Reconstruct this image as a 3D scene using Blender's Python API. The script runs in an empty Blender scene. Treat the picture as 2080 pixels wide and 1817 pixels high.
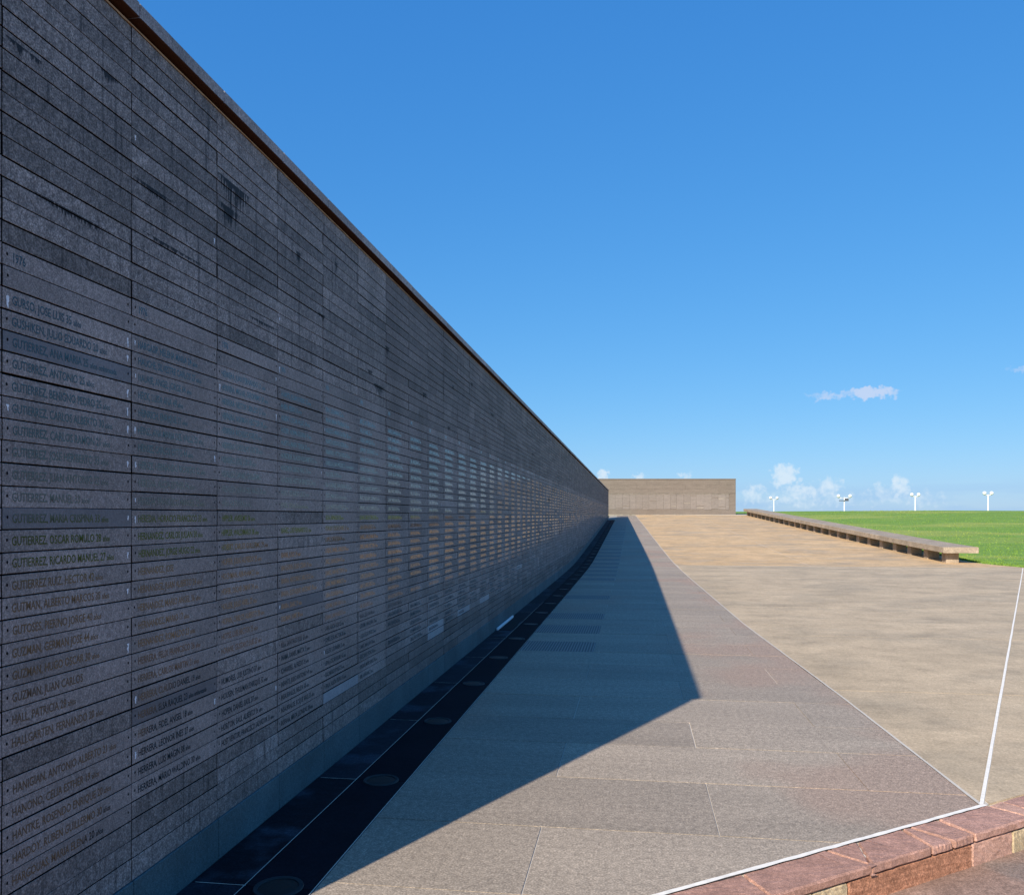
import bpy, bmesh, math, random
from mathutils import Vector
random.seed(7)
RAD = math.radians

# ------------------------------------------------------------------ camera, sky, sun, exposure
scene = bpy.context.scene
col = scene.collection
EYE = 1.65
YAW = math.atan(248 / 1700)            # the wall runs along +Y; the camera looks a little towards it
cam_d = bpy.data.cameras.new("camera")
cam_d.sensor_width = 36
cam_d.lens = 36 * 1700 / 2080
cam_d.shift_y = 139.5 / 2080
cam_d.clip_start = 0.05
cam_d.clip_end = 6000
cam = bpy.data.objects.new("camera", cam_d)
cam.location = (0, 0, EYE)
cam.rotation_euler = (RAD(90), 0, YAW)
col.objects.link(cam)
scene.camera = cam

SUN_EL = 31.0
SUN_DIR = Vector((-2.568, -5.59, 0)).normalized()      # horizontal direction towards the sun
SKY_STRENGTH = 0.10
sun_d = bpy.data.lights.new("sun", 'SUN')
sun_d.energy = 4.8
sun_d.angle = RAD(0.5)
sun_d.color = (1.0, 0.90, 0.77)
sun = bpy.data.objects.new("sun", sun_d)
to_sun = Vector((SUN_DIR.x * math.cos(RAD(SUN_EL)), SUN_DIR.y * math.cos(RAD(SUN_EL)), math.sin(RAD(SUN_EL))))
sun.rotation_euler = to_sun.to_track_quat('Z', 'Y').to_euler()
sun.location = (0, -20, 30)
col.objects.link(sun)

scene.cycles.max_bounces = 5
scene.cycles.diffuse_bounces = 3
scene.cycles.glossy_bounces = 2
scene.view_settings.view_transform = 'Standard'
scene.view_settings.look = 'None'
scene.view_settings.exposure = 0.4
scene.view_settings.gamma = 1.0
scene.view_settings.use_curve_mapping = False


class NT:
    """tiny node-tree helper"""
    def __init__(self, tree):
        self.t = tree
        tree.nodes.clear()

    def n(self, kind, _out=0, _set=None, **ins):
        nd = self.t.nodes.new(kind)
        for k, v in (_set or {}).items():
            setattr(nd, k, v)
        for k, v in ins.items():
            key = int(k[1:]) if k[0] == 'i' and k[1:].isdigit() else k.replace('_', ' ')
            self.put(nd.inputs[key], v)
        return nd.outputs[_out]

    def put(self, sock, v):
        if isinstance(v, bpy.types.NodeSocket):
            self.t.links.new(v, sock)
        else:
            if isinstance(v, (tuple, list)) and sock.type == 'RGBA' and len(v) == 3:
                v = (*v, 1)
            sock.default_value = v

    def math(self, op, a, b=0.0, c=0.0, clamp=False):
        return self.n('ShaderNodeMath', _set={'operation': op, 'use_clamp': clamp}, i0=a, i1=b, i2=c)

    def vmul(self, a, v):
        return self.n('ShaderNodeVectorMath', _set={'operation': 'MULTIPLY'}, i0=a, i1=v)

    def vadd(self, a, v):
        return self.n('ShaderNodeVectorMath', _set={'operation': 'ADD'}, i0=a, i1=v)

    def noise(self, vec, scale, detail=3.0, rough=0.5, out=0):
        return self.n('ShaderNodeTexNoise', out, Vector=vec, Scale=scale, Detail=detail, Roughness=rough)

    def ramp(self, fac, stops, smooth=False):
        nd = self.t.nodes.new('ShaderNodeValToRGB')
        cr = nd.color_ramp
        if smooth:
            cr.interpolation = 'EASE'
        while len(cr.elements) < len(stops):
            cr.elements.new(0.5)
        for el, (p, c) in zip(cr.elements, stops):
            el.position = p
            el.color = (*c, 1) if isinstance(c, (tuple, list)) else (c, c, c, 1)
        self.put(nd.inputs[0], fac)
        return nd.outputs[0]

    def mix(self, fac, a, b, mode='MIX'):
        nd = self.t.nodes.new('ShaderNodeMix')
        nd.data_type = 'RGBA'
        nd.blend_type = mode
        self.put(nd.inputs[0], fac)
        self.put(nd.inputs[6], a)
        self.put(nd.inputs[7], b)
        return nd.outputs[2]


# ---- world: physical sky plus a few procedural clouds placed by compass bearing and height
world = bpy.data.worlds.new("World")
scene.world = world
world.use_nodes = True
w = NT(world.node_tree)
sky = w.n('ShaderNodeTexSky', _set={
    'sky_type': 'NISHITA', 'sun_disc': False, 'sun_elevation': RAD(SUN_EL),
    'sun_rotation': math.atan2(SUN_DIR.x, SUN_DIR.y), 'altitude': 0.0,
    'air_density': 1.0, 'dust_density': 0.25, 'ozone_density': 3.0})
sky_col = w.n('ShaderNodeHueSaturation', Hue=0.5, Saturation=1.12, Value=1.0, Fac=1.0, Color=sky)
# clear coastal air: a deeper, more even blue than the stock model
srgb = w.t.nodes.new('ShaderNodeSeparateColor')
w.put(srgb.inputs[0], sky_col)
chan = [w.math('MULTIPLY', w.math('POWER', w.math('MULTIPLY', srgb.outputs[i], SKY_STRENGTH), p), g / 1.3195 / SKY_STRENGTH)
        for i, (p, g) in enumerate(((.868, .513), (.56, .715), (.353, 1.016)))]
sky_col = w.n('ShaderNodeCombineColor', i0=chan[0], i1=chan[1], i2=chan[2])
dirv = w.n('ShaderNodeTexCoord', 0)
sep = w.t.nodes.new('ShaderNodeSeparateXYZ')
w.put(sep.inputs[0], dirv)
az = w.math('MULTIPLY', w.math('ARCTAN2', sep.outputs[0], sep.outputs[1]), 57.2958)
elv = w.math('MULTIPLY', w.math('ARCSINE', sep.outputs[2]), 57.2958)
flat = w.n('ShaderNodeCombineXYZ', X=az, Y=elv, Z=0.0)
def noise2(vec, scale, detail, rough, out=0):
    return w.n('ShaderNodeTexNoise', out, _set={'noise_dimensions': '2D'}, Vector=vec, Scale=scale, Detail=detail, Roughness=rough)


warp = noise2(flat, 1.7, 2, 0.7, out=1)
warped = w.n('ShaderNodeVectorMath', _set={'operation': 'MULTIPLY_ADD'}, i0=warp, i1=(1.2, 1.0, 0), i2=flat)


def bearing(x, y):
    return (math.degrees(math.atan((x - 1040) / 1700) - YAW),
            math.degrees(math.atan((1048 - y) / math.hypot(1700, x - 1040))))


def blobs(items):
    total = 0.0
    for x, y, rx, ry, k in items:
        a, e = bearing(x, y)
        a, e, kx, ky = a + .6, e + .5, 30.0 / rx, 30.0 / ry
        v = w.n('ShaderNodeVectorMath', _set={'operation': 'MULTIPLY_ADD'}, i0=warped, i1=(kx, ky, 0), i2=(-a * kx, -e * ky, 0))
        r2 = w.n('ShaderNodeVectorMath', 1, _set={'operation': 'DOT_PRODUCT'}, i0=v, i1=v)
        total = w.math('MAXIMUM', total, w.math('MULTIPLY_ADD', r2, -k, k))
    return total


cumulus = blobs([(1594, 966, 32, 28, 1.0), (1532, 1003, 28, 22, .6), (1626, 998, 44, 18, .75), (1684, 990, 30, 25, .65),
                 (1826, 988, 22, 25, .8), (1790, 998, 26, 20, .5), (1225, 964, 18, 12, .9), (1300, 968, 14, 11, .7), (1390, 966, 18, 10, .6), (1640, 1014, 150, 22, .42), (1850, 1012, 90, 17, .36)])
wisp = blobs([(1770, 797, 56, 14, .95), (1690, 804, 60, 9, .5), (2070, 750, 30, 8, .4)])
tex = noise2(flat, 2.3, 3, 0.55)
texc = w.math('MULTIPLY_ADD', tex, 1.1, -.55)
dens_c = w.math('MULTIPLY', w.ramp(w.math('ADD', cumulus, texc), [(0.05, 0.0), (0.95, 1.0)], True), w.math('GREATER_THAN', cumulus, 0.001))
dens_w = w.math('MULTIPLY', w.ramp(w.math('MULTIPLY_ADD', texc, .45, wisp), [(0.08, 0.0), (0.75, 1.0)], True), w.math('GREATER_THAN', wisp, 0.001))
# faint grey-blue bank low over the horizon, all the way round
bank_t = noise2(w.vmul(flat, (0.16, 0.9, 1)), 1.0, 2, 0.55)
bank_h = w.ramp(w.math('DIVIDE', elv, 3.2, clamp=True), [(0.0, 1.0), (0.30, 0.8), (0.85, 0.0)], True)
bank = w.math('MULTIPLY', w.ramp(bank_t, [(0.36, 0.0), (0.68, 1.0)], True), bank_h)
c1 = w.mix(w.math('MULTIPLY', bank, 0.55), sky_col, (2.5, 4.2, 6.6))
c2 = w.mix(w.math('MULTIPLY', dens_c, 0.78), c1, (5.6, 6.5, 7.3))
c3 = w.mix(w.math('MULTIPLY', dens_w, 0.7), c2, (5.0, 5.5, 6.9))
bg = w.n('ShaderNodeBackground', Color=c3, Strength=SKY_STRENGTH)
wo = w.t.nodes.new('ShaderNodeOutputWorld')
w.put(wo.inputs[0], bg)

# ------------------------------------------------------------------ layout of the place
WX = -1.989             # face of the memorial wall
T_NEAR, T_FAR = 2.23, 66.1
COL0, CW = 2.40, 0.694  # first column joint and column width
TICKS = [51, 85, 120, 154, 188, 222, 256, 290, 326, 360, 393, 430, 464, 497, 532, 568, 604, 640, 675.5, 711, 744.5,
         779.5, 816, 852.5, 889, 924, 961, 998, 1034, 1070.5, 1107.6, 1143, 1180, 1217, 1255, 1292, 1328.5, 1365,
         1402.7, 1440, 1477, 1517, 1555, 1592, 1630, 1666.5, 1706, 1744, 1790]
ROWZ = [EYE + (1048 - y) / 508.5 for y in TICKS]       # course joints from top to bottom
NROW = 48
Z_PLINTH = ROWZ[-1]
COPE0, COPE1 = 3.637, 3.700


def gz(t):
    """height of the paving: level, then a ramp that climbs away"""
    s = t - 28.0
    return max(0.0, 0.039 * (s + math.sqrt(s * s + 9)) / 2 - 0.003)


def lerp(tab, t):
    for (a, va), (b, vb) in zip(tab, tab[1:]):
        if t <= b:
            return va + (vb - va) * (t - a) / (b - a)
    return tab[-1][1]


def strip_x(t):      # right edge of the dark stone strip
    return lerp([(3.0, 2.02), (5.11, 1.96), (8.0, 1.874), (13.1, 1.66), (27.0, 1.37), (64.0, 0.36), (80, -0.1)], t)


def joint_x(t):      # wide white joint that runs out over the plaza
    return 1.96 + (t - 5.11) * 0.4363


def lawn_x(t):       # where the plaza ends and the lawn begins
    return lerp([(-30, 40.0), (5, 23.0), (14, 18.7), (24, 13.9), (28.05, 11.97), (29.5, 11.3), (31, 11.15), (72, 10.2), (90, 9.8)], t)


KX, KY = -1.989, 2.12
E1 = (0.797, 0.604)
E2 = (0.604, -0.797)


def kerb_xy(s, n):
    bend = max(0.0, s - 5.0)
    return (KX + E1[0] * s + E2[0] * n - E2[0] * .14 * bend * 0.2, KY + E1[1] * s + E2[1] * n - E2[1] * .14 * bend * 0.2)


# ------------------------------------------------------------------ mesh helpers
def link(name, me, mat=None, parent=None):
    o = bpy.data.objects.new(name, me)
    col.objects.link(o)
    if mat is not None and me is not None and not me.materials:
        me.materials.append(mat)
    if parent is not None:
        o.parent = parent
    return o


def tag(o, label=None, cat=None, group=None, kind=None):
    for k, v in (('label', label), ('category', cat), ('group', group), ('kind', kind)):
        if v:
            o[k] = v
    return o


def empty(name, loc=(0, 0, 0)):
    o = bpy.data.objects.new(name, None)
    o.location = loc
    o.empty_display_size = 0.2
    col.objects.link(o)
    return o


def mesh(name, v, f):
    me = bpy.data.meshes.new(name)
    me.from_pydata(v, [], f)
    me.update()
    return me


class MB:
    def __init__(self):
        self.v, self.f = [], []

    def add(self, v, f):
        o = len(self.v)
        self.v += [tuple(p) for p in v]
        self.f += [tuple(i + o for i in q) for q in f]
        return self

    def box(self, x0, x1, y0, y1, z0, z1):
        v = [(x, y, z) for z in (z0, z1) for y in (y0, y1) for x in (x0, x1)]
        return self.add(v, [(0, 2, 3, 1), (4, 5, 7, 6), (0, 1, 5, 4), (2, 6, 7, 3), (0, 4, 6, 2), (1, 3, 7, 5)])

    def me(self, name, smooth=False):
        m = mesh(name, self.v, self.f)
        if smooth:
            m.polygons.foreach_set('use_smooth', [True] * len(m.polygons))
        return m


def bevel_box(name, sx, sy, sz, bev=0.01, seg=1, jit=0.0):
    """box centred in x,y standing on z=0"""
    bm = bmesh.new()
    bmesh.ops.create_cube(bm, size=1)
    for v in bm.verts:
        v.co = Vector((v.co.x * sx, v.co.y * sy, (v.co.z + .5) * sz))
        if jit:
            v.co += Vector([random.uniform(-jit, jit) for _ in range(3)])
    bmesh.ops.bevel(bm, geom=list(bm.edges), offset=bev, segments=seg, profile=0.6, affect='EDGES')
    me = bpy.data.meshes.new(name)
    bm.to_mesh(me)
    bm.free()
    return me


def clip(poly, a, b, c):
    """keep the part of a 2-D polygon where a*x + b*y >= c"""
    out = []
    for i, p in enumerate(poly):
        q = poly[(i + 1) % len(poly)]
        dp, dq = a * p[0] + b * p[1] - c, a * q[0] + b * q[1] - c
        if dp >= 0:
            out.append(p)
        if dp * dq < 0:
            k = dp / (dp - dq)
            out.append((p[0] + (q[0] - p[0]) * k, p[1] + (q[1] - p[1]) * k))
    return out


def slab(name, poly, mat, parent, thick=0.03, lift=0.0, bev=0.0):
    """a paving piece: polygon on the ground with its own thickness and softened edge"""
    if len(poly) < 3:
        return None
    area = sum(p[0] * q[1] - q[0] * p[1] for p, q in zip(poly, poly[1:] + poly[:1])) / 2
    if abs(area) < 0.004:
        return None
    if area < 0:
        poly = poly[::-1]
    cx = sum(p[0] for p in poly) / len(poly)
    cy = sum(p[1] for p in poly) / len(poly)
    n = len(poly)
    top = [(x - cx, y - cy, gz(y) + lift) for x, y in poly]
    low = [(x, y, z - thick) for x, y, z in top]
    v = top + low
    f = [tuple(range(n))] + [(i, i + n, (i + 1) % n + n, (i + 1) % n) for i in range(n)]
    o = link(name, mesh(name, v, f), mat, parent)
    o.location = (cx, cy, 0)
    return o


# ------------------------------------------------------------------ materials
def material(name):
    m = bpy.data.materials.new(name)
    m.use_nodes = True
    return m, NT(m.node_tree)


def finish(m, t, color, rough=0.8, spec=0.3, bump=None, bump_str=0.3, bump_dist=0.002, metallic=0.0):
    p = t.t.nodes.new('ShaderNodeBsdfPrincipled')
    t.put(p.inputs['Base Color'], color)
    t.put(p.inputs['Roughness'], rough)
    t.put(p.inputs['Specular IOR Level'], spec)
    t.put(p.inputs['Metallic'], metallic)
    if bump is not None:
        b = t.n('ShaderNodeBump', Height=bump, Strength=bump_str, Distance=bump_dist)
        t.put(p.inputs['Normal'], b)
    o = t.t.nodes.new('ShaderNodeOutputMaterial')
    t.put(o.inputs[0], p.outputs[0])
    return m


def pos(t):
    return t.n('ShaderNodeNewGeometry', 0)


def tone(t, attr):
    if attr:
        return t.n('ShaderNodeAttribute', 2, _set={'attribute_name': 'tone'})
    return t.n('ShaderNodeObjectInfo', 5)


def stone(name, c_lo, c_hi, speck=0.25, speck_scale=260, rough=0.75, spec=0.3, bump=0.35, attr=False, patch=None,
          patch_scale=2.0, stretch=(1, 1, 1), stains=None, streak=0.0, tone_amt=1.0, dist=0.003, fleck=0.0, cloudy=0.55):
    m, t = material(name)
    P = pos(t)
    tn = tone(t, attr)
    base = t.mix(t.math('MULTIPLY_ADD', t.math('SUBTRACT', tn, .5), tone_amt, .5, clamp=True), c_lo, c_hi)
    cloud = t.noise(t.vmul(P, stretch), patch_scale, 3, 0.6)
    base = t.mix(cloudy, base, t.ramp(cloud, [(0.28, 0.40), (0.72, 1.15)]), 'MULTIPLY')
    if patch:
        pm = t.ramp(t.noise(t.vadd(P, (13, 7, 3)), patch_scale * 0.45, 3, 0.5), [(0.52, 0.0), (0.66, 1.0)], True)
        base = t.mix(t.math('MULTIPLY', pm, 0.7), base, patch)
    sp = t.noise(P, speck_scale, 1, 0.7)
    sp2 = t.noise(P, speck_scale * 0.27, 1, 0.6)
    base = t.mix(speck, base, t.ramp(sp, [(0.30, 0.25), (0.5, 0.85), (0.72, 1.9)]), 'MULTIPLY')
    base = t.mix(speck * .8, base, t.ramp(sp2, [(0.3, 0.5), (0.7, 1.35)]), 'MULTIPLY')
    if fleck:
        fl = t.noise(t.vmul(P, (38, 130, 1)), 1.0, 2, 0.6)
        base = t.mix(t.math('MULTIPLY', t.ramp(fl, [(0.60, 0.0), (0.70, 1.0)], True), fleck), base, (0.10, 0.085, 0.075))
    if streak:
        st = t.noise(t.vmul(P, (30, 30, 2.2)), 1.0, 2, 0.65)
        base = t.mix(t.math('MULTIPLY', t.ramp(st, [(0.56, 0.0), (0.74, 1.0)], True), streak), base, (0.012, 0.013, 0.015))
    if stains:
        s = t.t.nodes.new('ShaderNodeSeparateXYZ')
        t.put(s.inputs[0], P)
        tot = None
        colm = t.noise(t.n('ShaderNodeCombineXYZ', X=0.0, Y=t.math('MULTIPLY', s.outputs[1], 75.0), Z=t.math('MULTIPLY', s.outputs[2], 3.0)), 1.0, 2, .6)
        colm = t.math('MULTIPLY_ADD', colm, 2.2, -.45)
        for y, z, ry, ln in stains:      # dark damp stains that run down from a joint
            u = t.math('MULTIPLY', t.math('SUBTRACT', s.outputs[1], y), 1 / ry)
            d = t.math('MULTIPLY', t.math('SUBTRACT', z, s.outputs[2]), 1 / ln)
            g = t.math('SUBTRACT', t.math('MULTIPLY', t.math('SUBTRACT', 1.0, t.math('MULTIPLY', u, u)), colm), d)
            g = t.math('MULTIPLY', g, t.math('GREATER_THAN', d, 0.0))
            tot = g if tot is None else t.math('MAXIMUM', tot, g)
        fr = t.noise(t.vmul(P, (60, 60, 30)), 1.0, 2, 0.7)
        k = t.ramp(t.math('ADD', tot, t.math('MULTIPLY', t.math('SUBTRACT', fr, 0.55), 0.9)), [(0.02, 0.0), (0.30, 1.0)], True)
        k = t.math('MULTIPLY', k, t.math('GREATER_THAN', tot, 0.0))
        base = t.mix(t.math('MULTIPLY', k, 0.93), base, (0.006, 0.007, 0.009))
    h = t.math('ADD', t.math('MULTIPLY', sp, 0.6), t.math('MULTIPLY', sp2, 0.8))
    return finish(m, t, base, rough, spec, h, bump, dist)


STAINS = [(3.97, 3.315, .20, .22), (3.90, 3.18, .12, .17), (6.60, 3.03, .07, .13), (6.38, 2.68, .16, .13), (6.15, 2.76, .07, .06),
          (7.82, 2.83, .10, .12), (5.42, 3.36, .035, .12), (11.7, 3.10, .20, .07), (13.45, 3.50, .06, .20), (2.50, 3.19, .10, .05),
          (9.1, 3.10, .06, .10), (16.5, 2.9, .2, .08), (19.7, 2.06, .22, .16), (4.78, 3.23, .05, .09), (3.25, 3.02, .16, .05), (2.75, 2.74, .25, .04), (3.4, 2.82, .3, .03), (5.15, 2.95, .08, .07),
          (8.9, 2.62, .10, .07), (10.2, 3.3, .1, .1), (4.3, 2.70, .22, .03), (2.95, 3.34, .06, .06)]
M = {}
M['tile_rough'] = stone('rough split stone', (0.185, 0.163, 0.150), (0.330, 0.288, 0.266), 0.70, 150, 0.72, 0.3, 0.6,
                        stains=STAINS, streak=0.55, stretch=(1, 1.4, 1))
M['tile_smooth'] = stone('sawn grey stone', (0.262, 0.225, 0.208), (0.345, 0.294, 0.272), 0.52, 175, 0.66, 0.28, 0.25,
                         stains=STAINS, streak=0.16)
M['tile_blue'] = stone('dark bluish stone', (0.165, 0.155, 0.162), (0.19, 0.178, 0.185), 0.30, 260, 0.6, 0.35, 0.25)
M['tile_pale'] = stone('pale bluish stone', (0.33, 0.345, 0.36), (0.36, 0.375, 0.39), 0.35, 260, 0.6, 0.35, 0.25)
M['tile_field'] = stone('grey stone plates', (0.165, 0.145, 0.135), (0.345, 0.296, 0.275), 0.58, 165, 0.72, 0.22, 0.35, attr=True,
                        stains=STAINS, streak=0.35)
M['coping'] = stone('coping stone', (0.33, 0.305, 0.295), (0.42, 0.39, 0.375), 0.45, 150, 0.75, 0.3, 0.3, streak=0.35)
M['plinth'] = stone('blue grey granite', (0.062, 0.118, 0.134), (0.085, 0.148, 0.164), 0.5, 200, 0.7, 0.3, 0.4)
M['core'] = stone('dark mortar backing', (0.004, 0.004, 0.005), (0.006, 0.006, 0.007), 0.3, 90, 0.95, 0.1, 0.2)
M['rust'] = stone('rust brown mortar bed', (0.11, 0.038, 0.014), (0.15, 0.052, 0.02), 0.6, 60, 0.9, 0.1, 0.8, stretch=(6, 6, 6))
M['paver'] = stone('porphyry paving', (0.372, 0.303, 0.228), (0.452, 0.366, 0.272), 0.46, 100, 0.72, 0.3, 0.35,
                   patch=(0.41, 0.285, 0.205), patch_scale=1.2, stretch=(0.5, 2.2, 1), fleck=.42, cloudy=.26)
M['paver_rib'] = None
M['drain'] = stone('black drain stone', (0.008, 0.008, 0.014), (0.013, 0.013, 0.020), 0.4, 120, 0.8, 0.08, 0.3)
M['edge_slab'] = stone('dark stained edge slab', (0.012, 0.013, 0.020), (0.026, 0.030, 0.042), 0.5, 90, 0.75, 0.12, 0.3, patch=(0.06, 0.075, 0.10),
                       patch_scale=5, stretch=(1, 4, 1))
M['kerb_red'] = stone('red porphyry', (0.48, 0.265, 0.19), (0.57, 0.325, 0.24), 0.40, 170, 0.75, 0.3, 0.55, patch_scale=9)
M['kerb_face'] = stone('red brown riser stone', (0.44, 0.205, 0.115), (0.50, 0.235, 0.135), 0.5, 120, 0.8, 0.25, 0.8, patch_scale=9)
M['kerb_pink'] = stone('pink riser stone', (0.58, 0.34, 0.25), (0.62, 0.37, 0.27), 0.35, 150, 0.8, 0.25, 0.5, patch_scale=9)
M['kerb_tan'] = stone('tan riser stone', (0.58, 0.45, 0.27), (0.63, 0.49, 0.30), 0.35, 150, 0.8, 0.25, 0.5, patch_scale=9)
M['path'] = stone('worn red brown path stone', (0.36, 0.235, 0.17), (0.41, 0.27, 0.20), 0.4, 110, 0.8, 0.25, 0.4,
                  patch=(0.24, 0.20, 0.165), patch_scale=5)
M['bench'] = stone('bench concrete', (0.42, 0.335, 0.24), (0.47, 0.375, 0.27), 0.3, 45, 0.85, 0.25, 0.3)
M['far_wall'] = stone('tan grey stone courses', (0.218, 0.180, 0.146), (0.232, 0.192, 0.156), 0.12, 30, 0.85, 0.25, 0.2, stretch=(.6, .6, 3), cloudy=.25)
M['far_panel'] = stone('pale stone name panel', (0.245, 0.210, 0.180), (0.28, 0.24, 0.208), 0.12, 30, 0.8, 0.25, 0.2, stretch=(1, 1, 4), cloudy=.25)
M['far_ledge'] = stone('light stone ledge', (0.36, 0.31, 0.25), (0.38, 0.33, 0.27), 0.2, 30, 0.8, 0.25, 0.3)


def ribbed():
    m, t = material('ribbed porphyry paving')
    P = pos(t)
    wv = t.n('ShaderNodeTexWave', 1, _set={'wave_type': 'BANDS', 'bands_direction': 'X'}, Vector=P, Scale=9.0, Distortion=0.6, Detail=2.0)
    sp = t.noise(P, 120, 2, .6)
    c = t.mix(t.ramp(wv, [(.35, 0.0), (.65, 1.0)]), (0.16, 0.145, 0.13), (0.34, 0.30, 0.26))
    c = t.mix(.4, c, t.ramp(sp, [(.3, .4), (.7, 1.5)]), 'MULTIPLY')
    return finish(m, t, c, .75, .3, wv, .6, .006)


M['paver_rib'] = ribbed()


def concrete(name, a, b, stain, amt, streaky):
    m, t = material(name)
    P = pos(t)
    tn = tone(t, False)
    base = t.mix(tn, a, b)
    n1 = t.noise(t.vmul(P, (0.5, streaky * .8, 1)), 1.0, 3, 0.62)
    n2 = t.noise(t.vmul(P, (2.6, streaky * 2.6, 1)), 1.0, 5, 0.78)
    n3 = t.noise(P, 0.8, 4, 0.7)
    base = t.mix(t.math('MULTIPLY', t.ramp(n1, [(0.42, 0.0), (0.68, 1.0)], True), amt), base, stain)
    base = t.mix(0.42, base, t.ramp(n2, [(0.30, 0.50), (0.5, 0.98), (0.70, 1.20)]), 'MULTIPLY')
    base = t.mix(0.55, base, t.ramp(n3, [(0.3, 0.70), (0.7, 1.2)]), 'MULTIPLY')
    n4 = t.noise(t.vmul(P, (17, 17, 1)), 1.0, 3, 0.7)
    base = t.mix(0.30, base, t.ramp(n4, [(0.32, 0.55), (0.55, 1.0), (0.72, 1.3)]), 'MULTIPLY')
    sp = t.noise(P, 55, 2, 0.8)
    base = t.mix(0.5, base, t.ramp(sp, [(0.3, 0.55), (0.7, 1.40)]), 'MULTIPLY')
    return finish(m, t, base, 0.85, 0.25, sp, 0.25, 0.004)


M['plaza'] = concrete('weathered concrete', (0.545, 0.420, 0.270), (0.58, 0.447, 0.288), (0.41, 0.33, 0.225), 0.65, 0.9)
M['ramp'] = concrete('ochre stained concrete', (0.64, 0.43, 0.225), (0.70, 0.475, 0.25), (0.47, 0.36, 0.235), 0.80, 0.9)


def plain(name, c, rough=0.6, spec=0.3, metal=0.0, scale=60, var=0.25):
    m, t = material(name)
    P = pos(t)
    n = t.noise(P, scale, 3, .6)
    cc = t.mix(var, c, t.ramp(n, [(.3, .5), (.7, 1.3)]), 'MULTIPLY')
    return finish(m, t, cc, rough, spec, n, .15, .002, metal)


M['soffit'] = plain('brown painted-shade underside', (0.055, 0.022, 0.011), 0.9, .1)  # shade under the coping put into the colour as dark brown
M['tan_mortar'] = plain('tan mortar', (0.42, 0.27, 0.15), 0.9, .2)
M['mortar'] = plain('cream mortar', (0.62, 0.56, 0.47), 0.9, .2)
M['white_mortar'] = plain('white sealant', (0.90, 0.84, 0.73), 0.8, .2, scale=22, var=.25)
M['bed'] = plain('pale joint bed', (0.40, 0.36, 0.30), 0.95, .1)
M['letter'], _t = material('polished engraved letters')
finish(M['letter'], _t, (0.012, 0.012, 0.014), 0.08, 0.5)
_p = M['letter'].node_tree.nodes['Principled BSDF']
_p.inputs['IOR'].default_value = 1.32
_p.inputs['Coat Weight'].default_value = 1.0
_p.inputs['Coat Roughness'].default_value = 0.06
_p.inputs['Coat IOR'].default_value = 1.32

M['hole'] = plain('dark drilled hole', (0.006, 0.006, 0.007), 0.9, .1)
M['lime'] = plain('white lime drip', (0.78, 0.80, 0.82), 0.85, .2, scale=160, var=.5)
M['lens'] = plain('dusty lamp glass', (0.008, 0.018, 0.02), 0.4, .25)
M['rim'] = plain('dull steel rim', (0.022, 0.036, 0.042), 0.55, .2)
M['bright_metal'] = plain('bare aluminium', (0.85, 0.86, 0.88), 0.35, .5, var=.05)
M['black'] = plain('black void', (0.008, 0.008, 0.010), 0.8, .2)
M['lamp_white'] = plain('white enamel', (0.80, 0.80, 0.78), 0.4, .4, var=.03)
M['globe'] = plain('opal glass', (0.86, 0.86, 0.84), 0.3, .5, var=.02)
M['dark_box'] = plain('grey housing', (0.09, 0.10, 0.12), 0.6, .3)


def grass_mat(name, lo, hi, yellow):
    m, t = material(name)
    P = pos(t)
    a = t.noise(t.vmul(P, (.10, .22, 1)), 1.0, 4, .6)
    b = t.noise(t.vmul(P, (.7, 1.6, 1)), 1.0, 5, .75)
    c = t.noise(P, 18, 3, .8)
    base = t.mix(t.ramp(b, [(.33, 0.0), (.67, 1.0)]), lo, hi)
    base = t.mix(t.math('MULTIPLY', t.ramp(a, [(.45, 0.0), (.65, 1.0)], True), .7), base, yellow)
    base = t.mix(.7, base, t.ramp(c, [(.3, .40), (.7, 1.55)]), 'MULTIPLY')
    h = t.math('ADD', t.math('MULTIPLY', c, .5), b)
    return finish(m, t, base, .85, .2, h, .7, .05)


M['lawn'] = grass_mat('mown grass', (0.135, 0.25, 0.035), (0.235, 0.37, 0.060), (0.37, 0.40, 0.09))
M['blade'] = grass_mat('grass blades', (0.16, 0.27, 0.04), (0.23, 0.36, 0.065), (0.34, 0.36, 0.09))
M['ground'] = grass_mat('far ground', (0.05, 0.10, 0.012), (0.08, 0.14, 0.02), (0.13, 0.15, 0.03))

def water():
    m, t = material('silty river water')
    P = pos(t)
    n = t.noise(t.vmul(P, (.25, .6, 1)), 1.0, 4, .6)
    return finish(m, t, t.mix(n, (0.16, 0.15, 0.13), (0.22, 0.20, 0.17)), .12, .5, n, .5, .3)


M['river'] = water()

# ------------------------------------------------------------------ setting: ground, path, plaza, lawn
gm = MB()
ring = [(3000 * math.cos(RAD(a)), 3000 * math.sin(RAD(a)), -1.2) for a in range(0, 360, 10)]
gm.add(ring, [tuple(range(36))])
tag(link('ground', gm.me('ground'), M['ground']), kind='structure')

rv = MB()
rv.add([(95, -400, -1.05), (2900, -700, -1.05), (2900, 700, -1.05), (600, 2900, -1.05), (30, 2900, -1.05), (95, 400, -1.05)], [(0, 1, 2, 3, 4, 5)])
tag(link('river', rv.me('river'), M['river']), kind='structure')

# lower path under the camera, a step below the kerb
pm_ = MB()
pp = [kerb_xy(-12, .20), kerb_xy(4.9, .20), kerb_xy(30, .2), (45, -30), (-25, -30)]
pm_.add([(x, y, -0.17) for x, y in pp] + [(x, y, -0.3) for x, y in pp],
        [tuple(range(4, -1, -1))] + [(i, (i + 1) % 5, (i + 1) % 5 + 5, i + 5) for i in range(5)])
pth = link('path', pm_.me('path'), M['path'])
pth.data.flip_normals()
tag(pth, kind='structure')


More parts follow.
